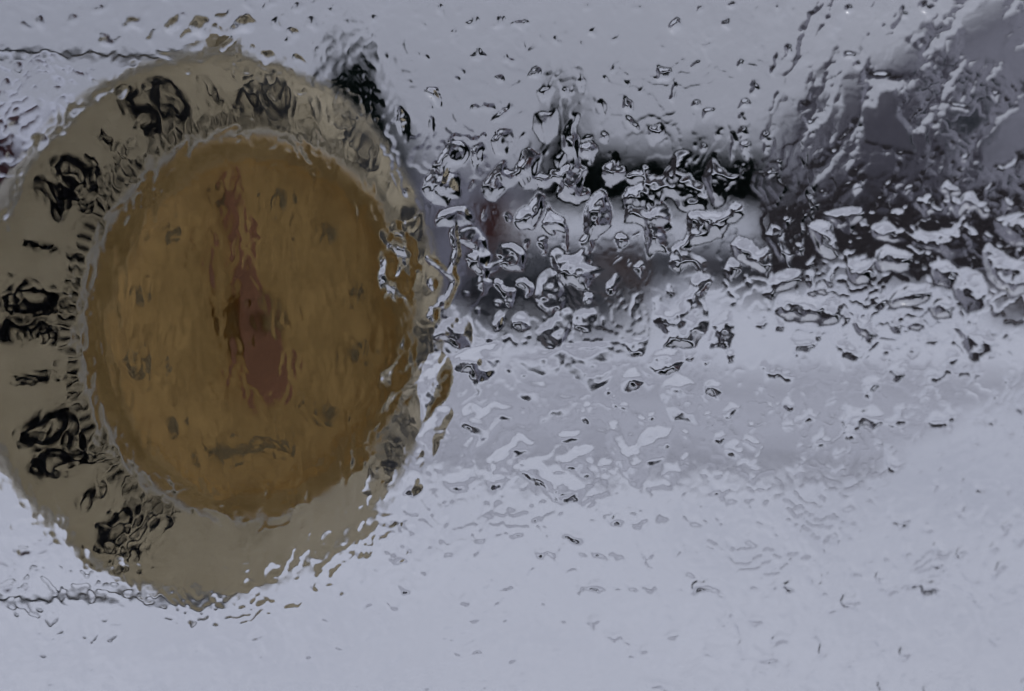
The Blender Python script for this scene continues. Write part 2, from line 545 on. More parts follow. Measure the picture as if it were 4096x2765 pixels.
tree_at(1410, 130, 72, 640, 'big dark conifer rising behind the upper right rim of the dial', 1, 0.95)
tree_at(2268, 330, 62, 240, 'tall narrow black conifer left of centre above the snowy roof', 2, 0.75)
tree_at(2430, 540, 60, 280, 'short black conifer just right of the tallest narrow one', 3, 0.45)
tree_at(2610, 545, 64, 300, 'broad black conifer above the middle of the snowy roof', 4, 0.42)
tree_at(2800, 530, 61, 300, 'broad black conifer above the right half of the snowy roof', 5, 0.45)
tree_at(2990, 560, 66, 290, 'rightmost black conifer behind the low house', 6, 0.45)

def bare_tree(label, loc, h, seed):
    rng = random.Random(seed)
    t = empty('bare_tree', loc)
    tag(t, label, 'tree', 'leafless trees between the houses')
    trunk = MB(); crown = MB()
    def grow(p, d, L, r, depth, mb):
        q = p+d*L
        mb.tube(p, q, r, r*0.7, 5, False)
        if depth == 0: return
        for k in range(3 if depth > 1 else 4):
            nd = (d+Vector((rng.uniform(-.75,.75), rng.uniform(-.75,.75), rng.uniform(-.05,.5)))).normalized()
            grow(q-d*L*rng.uniform(0,.35), nd, L*rng.uniform(.6,.82), r*0.6, depth-1, crown)
    grow(Vector((0,0,-.2)), Vector((0,0,1)), h*0.3, h*0.02, 5, trunk)
    trunk.build('trunk', M['bark'], t)
    crown.build('crown', M['twig'], t)
bare_tree('grey leafless tree between the conifer and the brown house end', (ground_x(1760, 52), 52, 0), 4.4, 11)
bare_tree('grey leafless tree between the low house and the big grey house', (ground_x(3200, 50), 50, 0), 4.6, 12)

# ------------------------------------------------------------------ cars
def car(name, label, loc, rz, paint, L=4.6, W=1.8, H=1.62, snow=0.12):
    t = empty(name, loc, rz)
    tag(t, label, 'car', 'parked cars')
    prof = [(-L/2, .45), (-L/2+.05, .30), (L/2-.08, .30), (L/2, .5), (L/2-.02, .78), (L/2-.25, .92), (L/2-1.15, 1.0), (L/2-1.2, .98),
            (-L/2+.25, 1.0), (-L/2+.02, .9)]
    MB().prism(prof, 'y', -W/2, W/2).build('body', paint, t, bevel=0.06)
    cab = [(L/2-1.15, .97), (L/2-1.75, H-.04), (L/2-2.1, H), (-L/2+.65, H-.02), (-L/2+.3, H-.12), (-L/2+.12, .97)]
    b = MB()
    n = len(cab)
    zmin, zmax = .97, H
    vs = []
    for s in (-1, 1):
        for (x, z) in cab:
            ins = 0.04+0.16*(z-zmin)/(zmax-zmin)
            vs.append((x, s*(W/2-ins), z))
    fs = [tuple(range(n)), tuple(range(2*n-1, n-1, -1))] + [(i, n+i, n+(i+1) % n, (i+1) % n) for i in range(n)]
    cb = b.add(vs, fs).build('cabin', paint, t, bevel=0.04)
    for s in (-1, 1):
        y0 = s*(W/2-.055); y1 = s*(W/2-.165)
        for (x0, x1, x2, x3) in ((L/2-1.42, L/2-2.55, L/2-2.5, L/2-1.86), (L/2-2.63, -L/2+.42, -L/2+.62, L/2-2.6)):
            wv = [(x0, y0+s*.012, 1.03), (x1, y0+s*.012, 1.03), (x2, y1+s*.012, H-.14), (x3, y1+s*.012, H-.14)]
            wv += [(p[0], p[1]-s*.02, p[2]) for p in wv]
            MB().add(wv, [(0,1,2,3), (7,6,5,4), (0,4,5,1), (1,5,6,2), (2,6,7,3), (3,7,4,0)]).build('side_window', M['house_glass'], t)
        for wx in (L/2-.85, -L/2+.85):
            wh = empty('wheel', (wx, s*(W/2-.1), .32)); wh.parent = t
            MB().lathe([(.0, -.11), (.2, -.11), (.30, -.1), (.33, -.06), (.33, .06), (.30, .1), (.2, .11), (0, .11)], 20, 'y').build('tyre', M['tyre'], wh, True)
            MB().lathe([(.0, -.125), (.12, -.13), (.19, -.112)], 14, 'y').build('rim', M['rim'], wh)
        MB().box(L/2-.08, L/2+.015, s*W*.36-.16, s*W*.36+.16, .62, .76).build('headlight', M['lamp_glass'], t)
        MB().box(-L/2-.015, -L/2+.08, s*W*.38-.12, s*W*.38+.12, .72, .9).build('tail_light', M['tail_glass'], t)
    ws = [(L/2-1.19, .98), (L/2-1.73, H-.07)]
    MB().add([(ws[0][0]+.015, -W/2+.12, ws[0][1]+.03), (ws[0][0]+.015, W/2-.12, ws[0][1]+.03), (ws[1][0]+.015, W/2-.24, ws[1][1]), (ws[1][0]+.015, -W/2+.24, ws[1][1])], [(0,1,2,3)]).build('windscreen', M['house_glass'], t)
    if snow:
        sb = MB()
        sb.box(-L/2+.5, L/2-1.85, -W/2+.22, W/2-.22, H+.003, H+snow).build('roof_snow', M['snow_cap'], t, bevel=.07)
        MB().box(L/2-1.05, L/2-.2, -W/2+.12, W/2-.12, 1.0, 1.0+snow*.7).build('bonnet_snow', M['snow_cap'], t, bevel=.05)
    return t
car('parked_car', 'black car with snow on its roof parked before the low house', (ground_x(2170, 39.6), 39.6, 0.12), R(2), M['car_black'], L=4.1, H=1.58, snow=0.05)
car('parked_car', 'dark brown car cut off by the right edge of the view', (ground_x(4340, 41), 41, 0.0), R(180), M['car_brown'], L=4.5, H=1.55)

# ------------------------------------------------------------------ the house we look out of
YAW = R(14)
hu = Vector((math.cos(YAW), math.sin(YAW), 0)); hn = Vector((-math.sin(YAW), math.cos(YAW), 0)); hz = Vector((0, 0, 1))
P0 = Vector((0, 0.40, CAM_Z-0.40*math.tan(PITCH)))
def hobj(o):
    o.location = P0; o.rotation_euler = (0, 0, YAW); return o
# local frame: x along the wall, y outwards, z up, origin in the pane
zf = 0.55-P0.z
room = MB()
WX0, WX1, WZ0, WZ1 = -0.36, 0.52, -0.42, 0.55
th0, th1 = -0.09, 0.05
room.box(-2.3, WX0, th0, th1, zf, zf+2.45).box(WX1, 2.3, th0, th1, zf, zf+2.45)
room.box(WX0, WX1, th0, th1, zf, WZ0).box(WX0, WX1, th0, th1, WZ1, zf+2.45)
tag(hobj(room.build('house_wall', M['house_board'])), None, None, None, 'structure')
r2 = MB()
r2.box(-2.42, -2.3, -4, th1, zf, zf+2.45).box(2.3, 2.42, -4, th1, zf, zf+2.45).box(-2.3, 2.3, -4.1, -4, zf, zf+2.45)
tag(hobj(r2.build('room_wall', M['room_paint'])), None, None, None, 'structure')
tag(hobj(MB().box(-2.42, 2.42, -4.1, th1, zf-0.1, zf-0.002).build('floor', M['door_paint'])), None, None, None, 'structure')
tag(hobj(MB().box(-2.42, 2.42, -4.1, th1, zf+2.452, zf+2.55).build('ceiling', M['room_paint'])), None, None, None, 'structure')
tag(hobj(MB().box(-2.42, 2.42, -4.0, th1, -P0.z-0.3, zf-0.102).build('foundation', M['brick'])), None, None, None, 'structure')
roofm = MB().prism([(-4.5, zf+2.56), (0.45, zf+2.56), (0.45, zf+2.66), (-2.0, zf+3.9), (-4.5, zf+2.66)], 'x', -2.8, 2.8)
tag(hobj(roofm.build('roof', M['shingle'])), None, None, None, 'structure')

win = hobj(empty('window'))
tag(win, 'house window pane seen from indoors, glazed with clear glass', 'window')
fr = 0.04
for (x0, x1, z0, z1) in ((WX0, WX0+fr, WZ0, WZ1), (WX1-fr, WX1, WZ0, WZ1), (WX0+fr, WX1-fr, WZ0, WZ0+fr), (WX0+fr, WX1-fr, WZ1-fr, WZ1)):
    MB().box(x0+.001, x1-.001, -0.03, 0.035, z0+.001, z1-.001).build('sash_bar', M['sash'], win, bevel=.004)
MB().box(WX0-.03, WX1+.03, th1+.001, th1+.05, WZ0-.03, WZ0).build('sill', M['sash'], win, bevel=.004)
MB().box(WX0+fr, WX1-fr, -0.0035, -0.0005, WZ0+fr, WZ1-fr).build('glass_pane', M['glass'], win)

# ------------------------------------------------------------------ dial thermometer on its bracket
YD = 0.50
TH = R(41.8)
RD = 1081/FPX*YD
O = at(926, 1301, YD)
dial = empty('dial_thermometer', O)
dial.rotation_euler = (math.pi/2, 0, TH)
tag(dial, 'round ivory and amber dial thermometer with red pointer outside the icy window', 'thermometer')
def sc(prof): return [(r*RD, h*RD) for r, h in prof]
CONE0, CONE1 = (0.975, 0.02), (0.712, 0.175)
MB().lathe(sc([(0.955, -0.09), (0.975, -0.10), (0.99, -0.08), (0.996, -0.05), (1.0, -0.01), (0.998, 0.012), (0.988, 0.024), CONE0]), 128).build('case', M['rim_ivory'], dial, True)
cone = [tuple(np.array(CONE0)+(np.array(CONE1)-np.array(CONE0))*k/6+np.array((0, 0.012*math.sin(math.pi*k/6)))) for k in range(7)]
MB().lathe(sc(cone), 128).build('scale_ring', M['ivory'], dial, True)
MB().lathe(sc([(0.712, 0.175), (0.705, 0.19), (0.696, 0.196), (0.688, 0.19)]), 128).build('inner_lip', M['rim_ivory'], dial, True)
MB().lathe(sc([(0.688, 0.19), (0.684, 0.215), (0.668, 0.235), (0.645, 0.243), (0.62, 0.235), (0.607, 0.216), (0.60, 0.214)]), 128).build('amber_bezel', M['amber_rim'], dial, True)
MB().lathe(sc([(0.60, 0.214), (0.592, 0.195), (0.575, 0.168), (0.54, 0.152), (0.475, 0.142), (0.3, 0.128), (0.15, 0.122), (0.0001, 0.12)]), 128).build('amber_face', M['amber'], dial, True)

cdir = np.array(CONE0)-np.array(CONE1)
clen = float(np.linalg.norm(cdir)); cdir = cdir/clen
cnrm = np.array((-cdir[1], cdir[0]));  cnrm = cnrm if cnrm[1] > 0 else -cnrm
def cone_pt(phi, s, off):
    """s = distance up the sloping ring from its inner edge (in dial radii)"""
    p = np.array(CONE1)+cdir*s+cnrm*(off+0.012*math.sin(math.pi*min(max(s/clen, 0), 1)))
    return (p[0]*RD*math.cos(phi), p[0]*RD*math.sin(phi), p[1]*RD)

def text_mesh(s, offset=0.042):
    cu = bpy.data.curves.new('numeral_text', 'FONT')
    cu.body = s; cu.size = 1.0; cu.align_x = 'CENTER'; cu.offset = offset; cu.resolution_u = 4
    o = bpy.data.objects.new('numeral_text', cu)
    col.objects.link(o)
    bpy.context.view_layer.update()
    me = bpy.data.meshes.new_from_object(o.evaluated_get(bpy.context.evaluated_depsgraph_get()))
    vs = [v.co.copy() for v in me.vertices]; fs = [tuple(p.vertices) for p in me.polygons]
    bpy.data.objects.remove(o); bpy.data.curves.remove(cu); bpy.data.meshes.remove(me)
    return vs, fs
PHI30 = R(175.5); STEP = R(30.3)
for val in range(10, 110, 10):
    phi = PHI30-STEP*(val-30)/10
    vs, fs = text_mesh(str(val))
    zmin = min(v.y for v in vs); zmax = max(v.y for v in vs)
    wx = max(abs(v.x) for v in vs)
    hh = 0.205; ww = 0.114 if val < 100 else 0.15
    pts = []
    for v in vs:
        s = 0.060+hh*(v.y-zmin)/(zmax-zmin)
        rr = (CONE1[0]+cdir[0]*s)
        pts.append(cone_pt(phi-ww*(v.x/wx)/rr, s, 0.005))
    MB().add(pts, fs).build('numeral', M['ink'], dial)
# fine degree ticks and a bar halfway between numerals
def cone_bar(s0, s1, hw_):
    b = MB(); rows = 5
    for k in range(rows):
        s = s0+(s1-s0)*k/(rows-1)
        for sg in (-1, 1):
            rr = CONE1[0]+cdir[0]*s
            b.v.append(cone_pt(sg*hw_/rr, s, 0.005))
    for k in range(rows-1):
        b.f.append((2*k, 2*k+1, 2*k+3, 2*k+2))
    me = bpy.data.meshes.new('tick'); me.from_pydata(b.v, [], b.f); me.materials.append(M['ink'])
    return me
m_short = cone_bar(0.010, 0.058, 0.0085); m_five = cone_bar(0.010, 0.068, 0.0115); m_bar = cone_bar(0.105, 0.215, 0.014)
for v in range(8, 103):
    phi = PHI30-STEP*(v-30)/10
    o = bpy.data.objects.new('tick', m_five if v % 5 == 0 else m_short)
    col.objects.link(o); o.parent = dial; o.rotation_euler = (0, 0, phi)
    if v % 10 == 5:
        o = bpy.data.objects.new('half_scale_bar', m_bar)
        col.objects.link(o); o.parent = dial; o.rotation_euler = (0, 0, phi)
# faded round marks on the amber face
HF = 0.121
mk = MB().lathe(sc([(0.034, 0.147), (0.02, 0.149), (0.0001, 0.149)]), 20)
mk_me = None
for k in range(12):
    a = R(15+30*k)
    if mk_me is None:
        o = mk.build('scale_mark', M['faded_ink'], dial); mk_me = o.data
    else:
        o = bpy.data.objects.new('scale_mark', mk_me); col.objects.link(o); o.parent = dial
    o.location = (0.475*RD*math.cos(a), 0.475*RD*math.sin(a), 0)
MB().box(-.20*RD, .16*RD, -.462*RD, -.432*RD, .143*RD, .148*RD).build('printed_line', M['faded_ink'], dial)
MB().lathe(sc([(0.135, HF), (0.13, HF+.03), (0.10, HF+.05), (0.05, HF+.06), (0.0001, HF+.062)]), 48).build('hub', M['amber_rim'], dial, True).location = (0, 0.02*RD, 0)
# red pointer: slim towards the tip, broad rounded tail
hp = HF+0.066
pts = [(-0.205, 0.585), (-0.175, 0.575), (-0.115, 0.28), (-0.025, 0.06), (0.055, -0.12), (0.085, -0.20), (0.06, -0.26), (-0.02, -0.285), (-0.11, -0.255), (-0.15, -0.16), (-0.135, 0.02), (-0.175, 0.26)]
MB().prism([((x+0.055)*RD, y*RD*(0.95 if y > 0.4 else 1)) for x, y in pts], 'z', hp*RD, (hp+.008)*RD).build('pointer', M['red_paint'], dial)
MB().lathe(sc([(0.03, hp), (0.03, hp+.03), (0.02, hp+.035), (0.0001, hp+.035)]), 20).build('pointer_pin', M['amber_rim'], dial).location = (0.01*RD, 0.02*RD, 0)
MB().box(-.05*RD, .05*RD, .985*RD, 1.055*RD, -.09*RD, .0*RD).build('pivot_tab', M['ivory'], dial, bevel=.0006)
MB().box(-.04*RD, .04*RD, -1.02*RD, -.985*RD, -.09*RD, .0*RD).build('pivot_tab', M['ivory'], dial, bevel=.0006)

br = empty('bracket', at(-900, 1304, 0.507))
tag(br, 'dark wire bracket whose two level arms reach the dial from the left', 'bracket')
b0 = br.location
def rel(p): return Vector(p)-b0
YB = 0.507
for (px, py) in ((960, 222), (905, 2388)):
    MB().tube(rel(at(px, py, YB)), rel(at(-900, py, YB)), .00125, .00125, 10).build('arm', M['steel'], br, True)
MB().tube(rel(at(-900, 205, YB)), rel(at(-900, 2405, YB)), .0025, .0025, 10).build('upright', M['steel'], br, True)
uc = at(-900, 1304, YB)
t1 = P0+hu*(WX0-0.02)+hn*(th1)
MB().tube(rel(uc), rel((t1.x, t1.y, uc.z)), .003, .003, 10).build('mounting_stem', M['steel'], br, True)

#ICE_BEGIN
# ------------------------------------------------------------------ ice on the outside of the pane
def zoom(x0, y0, s, polys):
    return [np.array([(x0+a/s, y0+b/s) for a, b in p], np.float32) for p in polys]
Z = []
Z += zoom(1500, 350, 2.905, [
 [(1255,1130),(1400,960),(1395,930),(1490,850),(1530,870),(1520,960),(1640,960),(1640,900),(1690,840),(1740,740),(1830,730),(1880,760),(1925,770),(1880,920),(1870,1180),(1800,1190),(1720,1160),(1660,1070),(1560,1130),(1480,1220),(1380,1320),(1290,1270),(1255,1190)],
 [(1890,1000),(1950,1000),(2060,1020),(2140,990),(2230,900),(2310,950),(2324,1100),(2260,1250),(2230,1330),(2140,1290),(2150,1150),(2110,1080),(2050,1090),(1990,1150),(1880,1150),(1870,1080)],
 [(2090,820),(2180,750),(2230,770),(2200,880),(2130,960),(2080,880)],
 [(1620,1569),(1640,1490),(1740,1400),(1850,1290),(1960,1150),(1975,1170),(1900,1240),(1960,1250),(1960,1400),(1900,1500),(1850,1640),(1700,1650)],
 [(1975,1300),(2060,1440),(2110,1520),(2200,1540),(2210,1569),(1960,1569),(2000,1450)],
 [(1190,650),(1260,620),(1245,820),(1200,900),(1160,1030),(1140,1040),(1160,860),(1100,750)],
 [(1095,1160),(1130,1080),(1165,1100),(1115,1220)],
 [(820,630),(940,535),(1050,560),(1110,590),(1200,570),(1260,530),(1310,570),(1300,600),(1260,590),(1200,620),(1110,630),(1040,600),(950,600),(850,650)],
 [(1340,440),(1360,360),(1440,250),(1540,220),(1590,160),(1615,190),(1590,290),(1510,400),(1400,420)],
 [(1360,640),(1400,500),(1560,490),(1620,600),(1550,700),(1540,780),(1500,800),(1400,790)],
 [(1860,310),(1950,280),(2000,290),(2110,250),(2130,300),(2100,560),(2000,655),(1920,600),(1830,480)],
 [(750,830),(830,640),(990,640),(1090,680),(1060,850),(970,890),(890,900),(860,960),(800,1000),(700,900)],
 [(600,1280),(540,1160),(620,1000),(740,850),(860,1000),(990,1020),(980,1310),(880,1270),(850,1380),(690,1340)],
 [(860,1400),(1040,1370),(1090,1440),(1150,1500),(1150,1600),(680,1600),(760,1450)],
 [(570,60),(600,0),(740,0),(740,80),(780,270),(860,340),(890,440),(840,330),(740,220),(700,150),(640,110)],
 [(620,330),(690,370),(690,620),(670,640),(620,450)],
 [(250,240),(290,215),(320,280),(310,370),(400,450),(340,420),(300,550),(270,430)],
 [(1870,40),(2090,-20),(2030,120),(1930,170)],
 [(1270,1390),(1290,1380),(1280,1480),(1270,1550),(1240,1550),(1250,1480)],
 [(1370,1450),(1400,1425),(1420,1445),(1390,1470)],
])
Z += zoom(2200, 350, 2.905, [
 [(215,400),(250,290),(320,290),(330,350),(280,450),(300,500),(345,680),(340,790),(350,920),(440,950),(460,980),(390,1000),(360,1080),(370,1150),(440,1180),(450,1290),(400,1300),(320,1360),(240,1320),(110,1300),(100,1180),(130,1050),(0,1030),(0,950),(110,990),(170,930),(220,890),(200,760),(150,750),(130,520)],
 [(345,690),(440,660),(520,640),(540,720),(500,880),(470,890),(430,810),(360,780)],
 [(610,930),(720,870),(740,760),(770,770),(810,860),(800,930),(870,930),(890,1020),(840,1060),(730,1180),(690,1150),(630,1180),(620,1050)],
 [(890,1000),(1000,970),(1060,980),(1080,920),(1110,905),(1160,950),(1130,980),(1160,1040),(1080,1080),(940,1120),(900,1060)],
 [(850,1280),(900,1180),(1040,1100),(1160,1040),(1300,1030),(1320,960),(1420,880),(1440,760),(1560,710),(1650,740),(1640,830),(1600,900),(1610,1000),(1680,1090),(1740,1120),(1780,1130),(1830,1330),(1810,1420),(1690,1420),(1620,1430),(1560,1440),(1480,1390),(1430,1280),(1360,1240),(1310,1310),(1380,1420),(1410,1569),(1190,1569),(1150,1520),(1050,1490),(920,1490),(840,1560),(860,1380)],
 [(1860,830),(1880,770),(1930,780),(1925,850),(2060,1020),(2170,1010),(2190,1080),(2060,1180),(2030,1330),(1910,1420),(1880,1300),(1830,1200),(1770,1040),(1800,960)],
 [(2060,1450),(2130,1350),(2220,1370),(2230,1470),(2150,1569),(2060,1569)],
 [(390,1569),(420,1420),(520,1240),(600,1180),(690,1350),(730,1480),(700,1600),(640,1690),(570,1700),(500,1780),(420,1750),(380,1650)],
 [(1680,870),(1740,750),(1745,700),(1780,640),(1820,680),(1790,750),(1750,760),(1710,880)],
 [(1110,540),(1200,430),(1300,420),(1360,480),(1310,580),(1200,690),(1150,600)],
 [(530,160),(600,140),(670,190),(610,330)],
 [(630,470),(680,570),(670,630),(590,590)],
 [(1760,280),(1830,260),(1890,240),(1920,280),(1860,320),(1800,400)],
 [(2200,650),(2290,610),(2324,650),(2310,860),(2260,820)],
 [(1000,80),(1040,0),(1180,-20),(1100,30),(1050,90)],
 [(2170,280),(2230,160),(2290,100),(2324,200),(2300,230)],
 [(2080,540),(2150,510),(2170,590),(2120,880),(2100,900),(2090,640)],
 [(1510,100),(1580,120),(1640,90),(1720,110),(1640,110),(1580,140)],
])
Z += zoom(1600, 850, 2.905, [
 [(600,40),(660,40),(670,250),(700,420),(670,580),(650,690),(700,810),(620,960),(540,1090),(420,1130),(420,1240),(370,1270),(330,1200),(340,1110),(450,1060),(530,950),(600,830),(560,700),(600,600),(620,420),(590,250)],
 [(290,500),(430,560),(560,680),(620,760),(580,780),(540,740),(420,610),(280,550)],
 [(680,200),(840,160),(900,180),(1010,320),(1010,400),(1060,500),(1040,610),(1070,590),(1120,560),(1170,560),(1100,680),(1030,720),(1010,790),(1090,820),(1010,870),(990,950),(930,960),(900,800),(890,700),(760,560),(850,480),(850,400),(750,360),(680,340)],
 [(1105,460),(1180,390),(1290,360),(1420,410),(1450,470),(1440,690),(1300,670),(1210,620),(1130,620),(1170,560),(1110,500)],
 [(1090,820),(1140,780),(1190,810),(1200,870),(1290,860),(1330,880),(1330,980),(1280,1100),(1240,1080),(1170,910)],
 [(1300,860),(1360,790),(1450,785),(1545,840),(1540,930),(1500,1000),(1460,1000),(1430,860),(1360,830)],
 [(1680,640),(1750,640),(1830,720),(1890,850),(1930,980),(1920,1090),(1860,1120),(1760,1180),(1720,1200),(1620,1090),(1540,980),(1570,860),(1600,740)],
 [(1760,440),(1830,400),(1880,420),(1900,500),(2020,510),(2100,460),(2080,330),(2160,280),(2220,330),(2190,440),(2230,500),(2200,600),(2324,640),(2380,690),(2250,760),(2210,830),(2190,900),(2060,870),(1990,810),(1900,850),(1850,760),(1760,600)],
 [(1660,110),(1760,0),(1790,50),(1880,70),(1950,200),(1950,440),(1980,470),(1890,500),(1890,380),(1910,320),(1880,190),(1800,190),(1790,260),(1700,210)],
 [(1600,300),(1650,270),(1700,290),(1690,480),(1650,490),(1640,400)],
 [(330,820),(370,750),(420,780),(420,860),(390,930)],
 [(1320,1230),(1400,1160),(1450,1180),(1510,1330),(1440,1390),(1330,1320)],
 [(1080,1400),(1100,1260),(1150,1140),(1220,1190),(1200,1260)],
 [(1990,1200),(2150,1130),(2260,1130),(2300,1160),(2240,1290),(2200,1380),(2120,1390),(1990,1320)],
 [(1740,1240),(1850,1120),(1930,1100),(1990,1180),(1960,1350),(1900,1569),(1700,1569),(1570,1470),(1620,1340)],
 [(380,1440),(480,1300),(590,1240),(660,1230),(700,1280),(770,1220),(840,1240),(840,1569),(620,1569),(590,1490),(430,1500)],
 [(1190,1450),(1250,1430),(1370,1490),(1350,1560),(1320,1520),(1250,1470),(1190,1530)],
 [(1450,330),(1500,340),(1500,420),(1470,430)],
 [(1240,0),(1300,70),(1260,120),(1245,70)],
 [(940,60),(970,0),(990,80),(960,100)],
 [(2140,960),(2200,930),(2190,1040),(2150,1050)],
])
Z += zoom(2300, 850, 2.905, [
 [(100,100),(120,0),(440,0),(400,160),(300,230),(280,300),(220,330),(190,420),(180,470),(100,480),(50,320),(100,270)],
 [(550,100),(570,0),(1090,0),(1130,180),(1060,220),(1050,270),(1060,390),(1080,470),(950,430),(820,580),(810,300),(810,160),(700,110)],
 [(470,310),(500,250),(560,240),(610,290),(610,340),(560,380),(535,450),(535,520),(430,605),(410,600),(500,520),(500,390)],
 [(1300,0),(1840,0),(1780,100),(1700,310),(1640,290),(1550,330),(1390,360),(1350,410),(1330,470),(1430,520),(1530,580),(1500,690),(1590,800),(1540,870),(1480,990),(1400,1000),(1320,880),(1420,710),(1390,600),(1300,600),(1190,700),(1090,640),(1080,560),(1120,440),(1260,330),(1310,180)],
 [(1800,380),(1880,310),(2060,330),(2130,470),(2230,400),(2280,520),(2230,700),(2250,770),(2170,690),(1960,580),(1850,490)],
 [(1720,680),(1810,520),(1900,590),(1920,690),(1810,780),(1760,740)],
 [(1725,790),(1760,780),(1780,890),(1880,970),(1850,1080),(1810,1080),(1835,990),(1745,910)],
 [(370,860),(440,700),(490,700),(490,830),(430,970),(370,940)],
 [(660,1000),(760,940),(720,1080),(660,1230),(640,1200)],
 [(705,1240),(735,1205),(765,1240),(735,1275)],
 [(575,1110),(620,1060),(630,1095),(590,1140)],
 [(515,1030),(540,1000),(565,1030),(540,1055)],
 [(800,1160),(835,1190),(820,1200)],
 [(585,765),(605,740),(630,765),(605,785)],
 [(700,640),(760,560),(790,600),(780,760),(820,800),(880,680),(895,690),(830,830),(800,825),(750,770)],
 [(910,1010),(1000,960),(1010,1050),(1100,1160),(1310,910),(1500,1000),(1560,1290),(1400,1569),(1000,1569),(1040,1400),(900,1250),(930,1130)],
 [(100,960),(180,930),(160,1050),(120,1050)],
 [(1580,1320),(1700,1150),(1810,1150),(1850,1400),(1800,1569),(1560,1569)],
 [(600,590),(630,520),(650,570),(640,640)],
 [(660,310),(700,260),(770,230),(740,270)],
 [(1060,880),(1080,840),(1140,960),(1110,970)],
])
Z += zoom(3000, 850, 2.12, [
 [(500,130),(560,70),(680,90),(720,220),(740,350),(680,400),(560,330),(520,220)],
 [(130,190),(180,100),(260,130),(280,250),(340,380),(350,470),(290,470),(210,330)],
 [(380,260),(430,260),(440,360),(400,350)],
 [(110,690),(170,570),(300,480),(420,480),(430,560),(370,630),(240,650),(180,720)],
 [(1340,190),(1400,140),(1520,170),(1680,140),(1860,50),(1930,180),(1950,260),(1820,370),(1700,400),(1540,320),(1420,290),(1350,250)],
 [(1070,320),(1150,280),(1370,360),(1360,470),(1270,510),(1180,470),(1100,510),(1060,420)],
 [(800,330),(830,320),(860,410),(930,430),(1060,400),(1060,470),(1000,600),(900,600),(830,560),(810,480)],
 [(1180,740),(1260,620),(1500,620),(1530,680),(1440,790),(1300,780),(1200,820)],
 [(1520,440),(1660,410),(1740,480),(1700,640),(1560,600)],
 [(1740,490),(1900,480),(1960,560),(2000,700),(1970,820),(1850,840),(1730,720)],
 [(1960,400),(2000,260),(2100,330),(2200,380),(2400,480),(2400,640),(2230,720),(2170,670),(2080,620),(2010,520)],
 [(1720,950),(1900,960),(2060,1060),(2060,1160),(1900,1260),(1830,1150)],
 [(1510,800),(1600,710),(1720,760),(1700,880),(1560,890)],
 [(1320,960),(1420,890),(1470,960),(1400,1010)],
 [(2060,60),(2200,0),(2400,0),(2400,300),(2200,260),(2080,180)],
 [(1000,130),(1050,100),(1200,60),(1330,130),(1330,250),(1200,260),(1060,220)],
 [(220,740),(300,700),(560,740),(700,700),(780,760),(760,900),(640,950),(540,930),(430,930),(300,920),(220,850)],
 [(560,540),(575,505),(600,530),(575,560)],
 [(640,590),(670,530),(740,440),(750,455),(700,560),(690,650)],
 [(560,20),(700,-20),(950,-40),(940,60),(840,200),(720,100)],
])
Z += zoom(1600, 1350, 1.937, [
 [(180,250),(230,130),(320,100),(400,180),(410,340),(340,480),(240,580),(180,680),(150,370)],
 [(420,140),(540,100),(740,40),(800,60),(760,200),(740,270),(650,330),(640,560),(600,440),(580,370),(520,270),(420,250)],
 [(900,190),(930,150),(1060,130),(1250,60),(1430,40),(1640,30),(1650,250),(1620,350),(1460,430),(1430,350),(1330,290),(1260,200),(1210,330),(1250,430),(1380,470),(1320,560),(1270,610),(1180,580),(1150,640),(1050,730),(980,660),(1000,500),(900,440),(900,380),(960,340),(1100,340),(1110,290),(1000,250)],
 [(1720,420),(1720,300),(1760,250),(1840,240),(1910,360),(1820,390),(1750,430)],
 [(1640,30),(1920,0),(1900,80),(1860,150),(1790,120),(1700,40)],
 [(1920,210),(1960,130),(2060,90),(2190,120),(2160,270),(2060,290),(1960,270)],
 [(460,580),(560,490),(640,560),(720,510),(880,540),(890,650),(800,630),(700,720),(680,800),(560,900),(600,1000),(520,1000),(480,850),(560,760),(470,680)],
 [(170,720),(290,540),(410,510),(400,620),(350,720),(420,780),(300,790),(250,960),(190,850),(120,790)],
 [(670,950),(760,870),(850,820),(900,740),(1000,800),(1070,830),(980,900),(880,940),(840,1060),(800,1170),(680,1180),(690,1040)],
 [(880,1000),(1010,940),(1080,960),(1190,1090),(1330,1070),(1430,1160),(1400,1280),(1260,1280),(1180,1260),(1120,1150),(1050,1150),(950,1060),(890,1120)],
 [(1240,960),(1360,850),(1490,850),(1490,1090),(1420,1110),(1350,1010),(1260,1010)],
 [(1590,750),(1600,660),(1700,650),(1710,760),(1760,870),(1830,820),(1880,740),(1960,690),(2130,700),(2060,950),(1930,990),(1880,1210),(1760,1100),(1690,1000),(1620,860)],
 [(300,1090),(400,1080),(510,1030),(580,1030),(520,1190),(440,1190),(400,1200)],
 [(1230,750),(1300,730),(1390,720),(1390,800),(1250,820)],
 [(2020,450),(2030,340),(2150,280),(2324,380),(2324,700),(2200,640),(2100,650)],
 [(10,1100),(100,1050),(190,1150),(100,1240),(20,1200)],
 [(1592,410),(1620,382),(1648,410),(1620,438)],
 [(830,250),(855,230),(865,260),(845,285)],
 [(675,370),(692,345),(710,370),(692,395)],
 [(195,1025),(240,995),(255,1060),(235,1085)],
 [(1410,570),(1440,510),(1475,530),(1470,680),(1410,660)],
 [(700,870),(780,730),(800,750),(740,850)],
])
